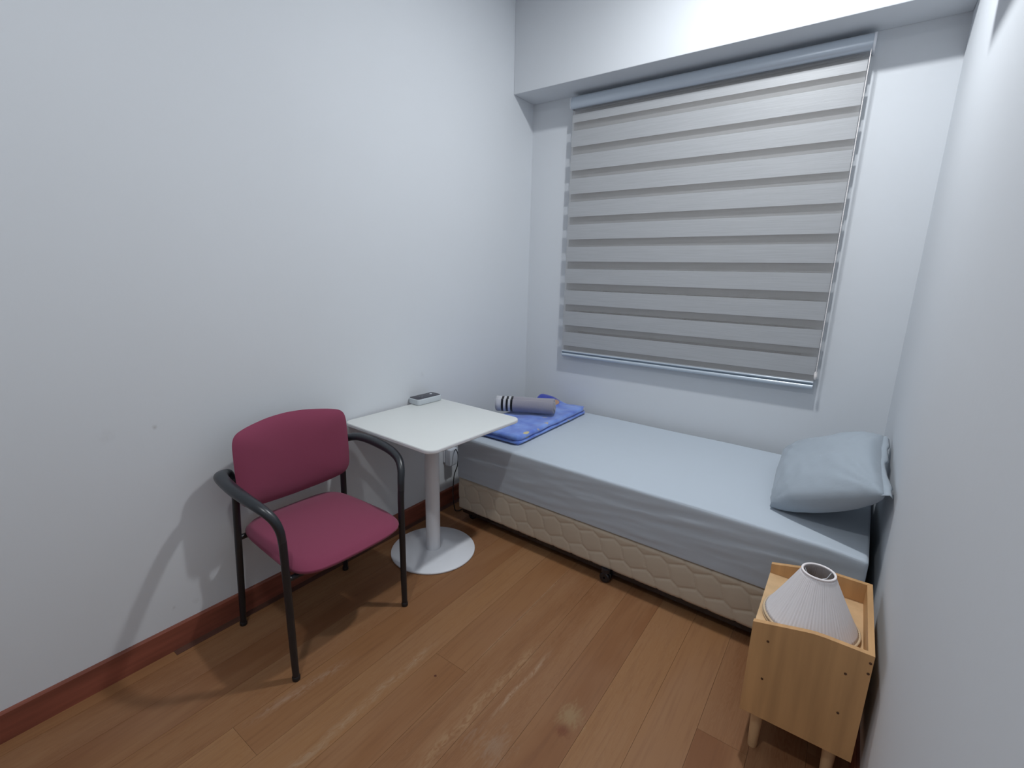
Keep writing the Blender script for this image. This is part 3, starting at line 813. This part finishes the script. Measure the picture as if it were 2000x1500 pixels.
# spiral roll along local x
bm = bmesh.new(); Lr = 0.37; turns = 3.0; rings = []
NR = 150; NXs = 30
r_in, r_out = 0.010, 0.061
for a_i in range(NR+1):
    t = a_i/NR; ang = -2*PI*turns*t + 2.4; r = r_in+(r_out-r_in)*t
    row = []
    for k in range(NXs+1):
        x = Lr*k/NXs
        rr = r*(1.0+0.035*noise.noise(Vector((x*9, math.cos(ang)*1.5, math.sin(ang)*1.5))))
        xx = x + (0.006*math.sin(ang*1.3))*(1 if k in (0, NXs) else 0)
        z = rr*math.sin(ang)*0.95+0.0600
        row.append(bm.verts.new((xx, rr*math.cos(ang)*1.06, max(z, 0.0))))
    rings.append(row)
for a, b in zip(rings, rings[1:]):
    for k in range(NXs): bm.faces.new((a[k], a[k+1], b[k+1], b[k]))
o = link('roll', bm, M_towel, tw, angle=180); sm = o.modifiers.new('thick', 'SOLIDIFY'); sm.thickness = 0.0163; sm.offset = -1

# ================================================================== NIGHTSTAND
NX0, NX1, NY0, NY1 = 1.865, 2.155, -1.52, -1.141
ns = thing('nightstand', 'small light wood nightstand with raised tray top between bed and right wall', 'nightstand', (NX0, NY0, 0))
tk = 0.015
def side_panel(y):
    bm = bmesh.new()
    out = [(NX0, 0.1505), (NX1, 0.1505), (NX1, 0.5026), (2.045, 0.5035), (2.02, 0.5022), (2.00, 0.4990), (NX0, 0.4682)]
    a = [bm.verts.new((x, y, z)) for x, z in out]; b = [bm.verts.new((x, y+tk, z)) for x, z in out]
    n = len(out)
    bm.faces.new(a); bm.faces.new(b)
    for i in range(n): bm.faces.new((a[i], a[(i+1) % n], b[(i+1) % n], b[i]))
    return bm
p1 = P(link('side_panel', side_panel(NY0), M_night, ns, smooth=False))
P(link('side_panel', side_panel(NY1-tk), M_night, ns, smooth=False))
for (hx, hz) in ((1.911, 0.421), (1.912, 0.289), (2.102, 0.419), (2.104, 0.289), (2.1485, 0.479), (2.1485, 0.446)):
    bm = bmesh.new()
    pr = [(0.0036, 0.0), (0.0036, 0.0012), (0.0012, 0.0013)]
    rings = [[bm.verts.new((hx+r*math.cos(2*PI*k/14), NY0-t, hz+r*math.sin(2*PI*k/14))) for k in range(14)] for r, t in pr]
    for a, b in zip(rings, rings[1:]):
        for k in range(14): bm.faces.new((a[k], a[(k+1) % 14], b[(k+1) % 14], b[k]))
    bm.faces.new(rings[-1]); bm.faces.new(rings[0])
    link('screw', bm, M_screw, p1)
P(link('back_panel', newbox(NX1-tk, NX1, NY0+tk, NY1-tk, 0.1505, 0.5026), M_night, ns, smooth=False))
P(link('tray', newbox(NX0+0.001, NX1-tk, NY0+tk, NY1-tk, 0.4185, 0.4335), M_nightlight, ns, smooth=False))
P(link('front_lip', newbox(NX0, NX0+tk, NY0+tk, NY1-tk, 0.400, 0.4332), M_nightlight, ns, smooth=False))
P(link('shelf', newbox(NX0+0.02, NX1-tk, NY0+tk, NY1-tk, 0.281, 0.296), M_nightlight, ns, smooth=False))
P(link('bottom_board', newbox(NX0+0.002, NX1-tk, NY0+tk, NY1-tk, 0.1505, 0.1655), M_nightlight, ns, smooth=False))
for lx in (NX0+0.048, NX1-0.048):
    for ly in (NY0+0.042, NY1-0.042):
        bm = bmesh.new(); lathe(bm, [(0.0125, 0.0), (0.0135, 0.003), (0.0185, 0.1505)], 24, lx, ly)
        P(link('leg', bm, M_nightlight, ns, angle=50))
# lampshade lying on the tray
LS = Vector((2.003, -1.3715, 0.4337))
shd = thing('lampshade', 'pleated cream fabric lampshade set down on the nightstand tray', 'lampshade', LS)
shd.rotation_euler = (0, 0, math.radians(10))
def cone(rb, rt, z0, z1, pleat, n=288, th=0.0012, wave=True):
    bm = bmesh.new(); K = 14; rings = []
    def ring(t, off):
        r = rb+(rt-rb)*t**0.92; z = z0+(z1-z0)*t
        out = []
        for k in range(n):
            a = 2*PI*k/n
            q = pleat*math.sin(2*PI*k*n/4.0/n)*(0.8+0.4*math.sin(k*0.37)) if wave else 0
            rr = r+q*(1-0.35*t)+off
            out.append(bm.verts.new((rr*math.cos(a), rr*math.sin(a), z)))
        return out
    O = [ring(i/K, 0) for i in range(K+1)]; I = [ring(1-i/K, -th) for i in range(K+1)]
    allr = O+I
    for a, b in zip(allr, allr[1:]+allr[:1]):
        for k in range(n): bm.faces.new((a[k], a[(k+1) % n], b[(k+1) % n], b[k]))
    return bm
HB = 0.178
link('fabric_cone', cone(0.1265, 0.043, 0.012, HB, 0.0013), M_shade, shd, angle=180)
def torus(name, R_, r_, z, m_, par):
    bm = bmesh.new(); n, s_ = 72, 10
    rings = [[bm.verts.new(((R_+r_*math.cos(2*PI*j/s_))*math.cos(2*PI*i/n), (R_+r_*math.cos(2*PI*j/s_))*math.sin(2*PI*i/n), z+r_*1.0*math.sin(2*PI*j/s_))) for j in range(s_)] for i in range(n)]
    for i in range(n):
        for j in range(s_): bm.faces.new((rings[i][j], rings[(i+1) % n][j], rings[(i+1) % n][(j+1) % s_], rings[i][(j+1) % s_]))
    return link(name, bm, m_, par, angle=180)
torus('top_trim', 0.0428, 0.0035, HB, mat('white_trim', (0.82, 0.77, 0.77), 0.8), shd)
torus('bottom_trim', 0.1265, 0.0038, 0.0125, M_trim, shd)['label'] = 'beige trim round the bottom rim'
torus('bottom_trim', 0.1280, 0.0032, 0.0036, M_trim, shd)['label'] = 'beige lower trim round the bottom rim'
bm = bmesh.new()
lathe(bm, [(0.010, HB-0.028), (0.010, HB-0.025), (0.006, HB-0.025), (0.006, HB-0.028)], 20, closed=True)
for k in range(3):
    a = 2*PI*k/3+0.5
    tube(bm, [(0.009*math.cos(a), 0.009*math.sin(a), HB-0.0265, 0.0012), (0.030*math.cos(a), 0.030*math.sin(a), HB-0.022, 0.0012), (0.042*math.cos(a), 0.042*math.sin(a), HB-0.002, 0.0012)], 8)
link('spider_fitter', bm, M_whitemet, shd)

# ================================================================== SOCKET, ADAPTOR, CABLE
so = thing('wall_socket', 'white wall socket low on the left wall behind the table', 'socket', (0, -0.865, 0.335))
bm = bmesh.new(); slab(bm, roundrect(0.043, 0.043, 0.006), 0.0005, 0.009, 0.003)
bmesh.ops.rotate(bm, verts=bm.verts, cent=(0, 0, 0), matrix=Matrix.Rotation(PI/2, 3, 'Y')); link('faceplate', bm, M_plastic, so)
ad = thing('plug_adaptor', 'white plug-in power adaptor in the wall socket', 'adaptor', (0.009, -0.865, 0.335))
bm = newbox(0.0, 0.048, -0.036, 0.034, -0.060, 0.050, bevel=0.007, seg=3); link('adaptor_body', bm, M_plastic, ad)
cab = bmesh.new()
tube(cab, [(*p, 0.0032) for p in cr([(0.058, -0.862, 0.372), (0.085, -0.880, 0.392), (0.115, -0.895, 0.37), (0.128, -0.915, 0.31), (0.120, -0.935, 0.25), (0.118, -0.945, 0.15), (0.128, -0.945, 0.05), (0.135, -0.90, 0.005), (0.13, -0.6, 0.004)], 8)], 8)
cab = link('power_cable', cab, M_rubber); tag(cab, 'thin black cable hanging from the adaptor beside the bed end', 'cable')

# ================================================================== CEILING LAMPS AND ADDED SHADOW-CASTING UNIT (above the frame)
for i, (lx, ly, pw) in enumerate(LAMPS):
    lm = thing('ceiling_lamp', ('round white ceiling lamp nearer the window' if i == 0 else 'round white ceiling lamp further from the window'), 'lamp', (lx, ly, CEIL), group='ceiling lamps')
    bm = bmesh.new(); lathe(bm, [(0.089, -0.030), (0.112, -0.028), (0.115, -0.020), (0.115, 0.0), (0.089, 0.0)], 48, closed=True); link('lamp_rim', bm, M_whitemet, lm)
    bm = bmesh.new(); lathe(bm, [(0.088, -0.010), (0.088, -0.022), (0.06, -0.024)], 48); link('diffuser', bm, M_lampglow, lm)
acx0 = 1.985  # unseen unit, added and shaped to cast the dark triangle on the right wall
ac = thing('wall_shadow_unit', 'unseen air-conditioner-like unit added to cast a shadow on the right wall', 'shadow blocker', (W, -1.25, 2.45))
bm = bmesh.new()
prof = [(W-0.0005, 2.45), (acx0+0.05, 2.45), (acx0, 2.452), (acx0, 2.47), (acx0-0.004, 2.60), (acx0+0.01, 2.73), (acx0+0.04, 2.75), (W-0.0005, 2.75)]
def acring(y, k): return [bm.verts.new((x, y, 2.60+(z-2.60)*k)) for x, z in prof]
secs = [(-0.822, 0.30), (-0.832, 0.72), (-0.845, 0.93), (-0.864, 1.0), (-1.65, 1.0), (-1.67, 0.93)]
rs = [acring(y, k) for y, k in secs]
for a, b in zip(rs, rs[1:]):
    for i in range(len(prof)): j = (i+1) % len(prof); bm.faces.new((a[i], a[j], b[j], b[i]))
bm.faces.new(rs[0]); bm.faces.new(rs[-1])
P(link('housing', bm, M_whitemet, ac, angle=30))
P(link('unit_louvre', newbox(acx0-0.006, acx0+0.003, -1.62, -0.90, 2.475, 2.515, bevel=0.002), M_plastic, ac))
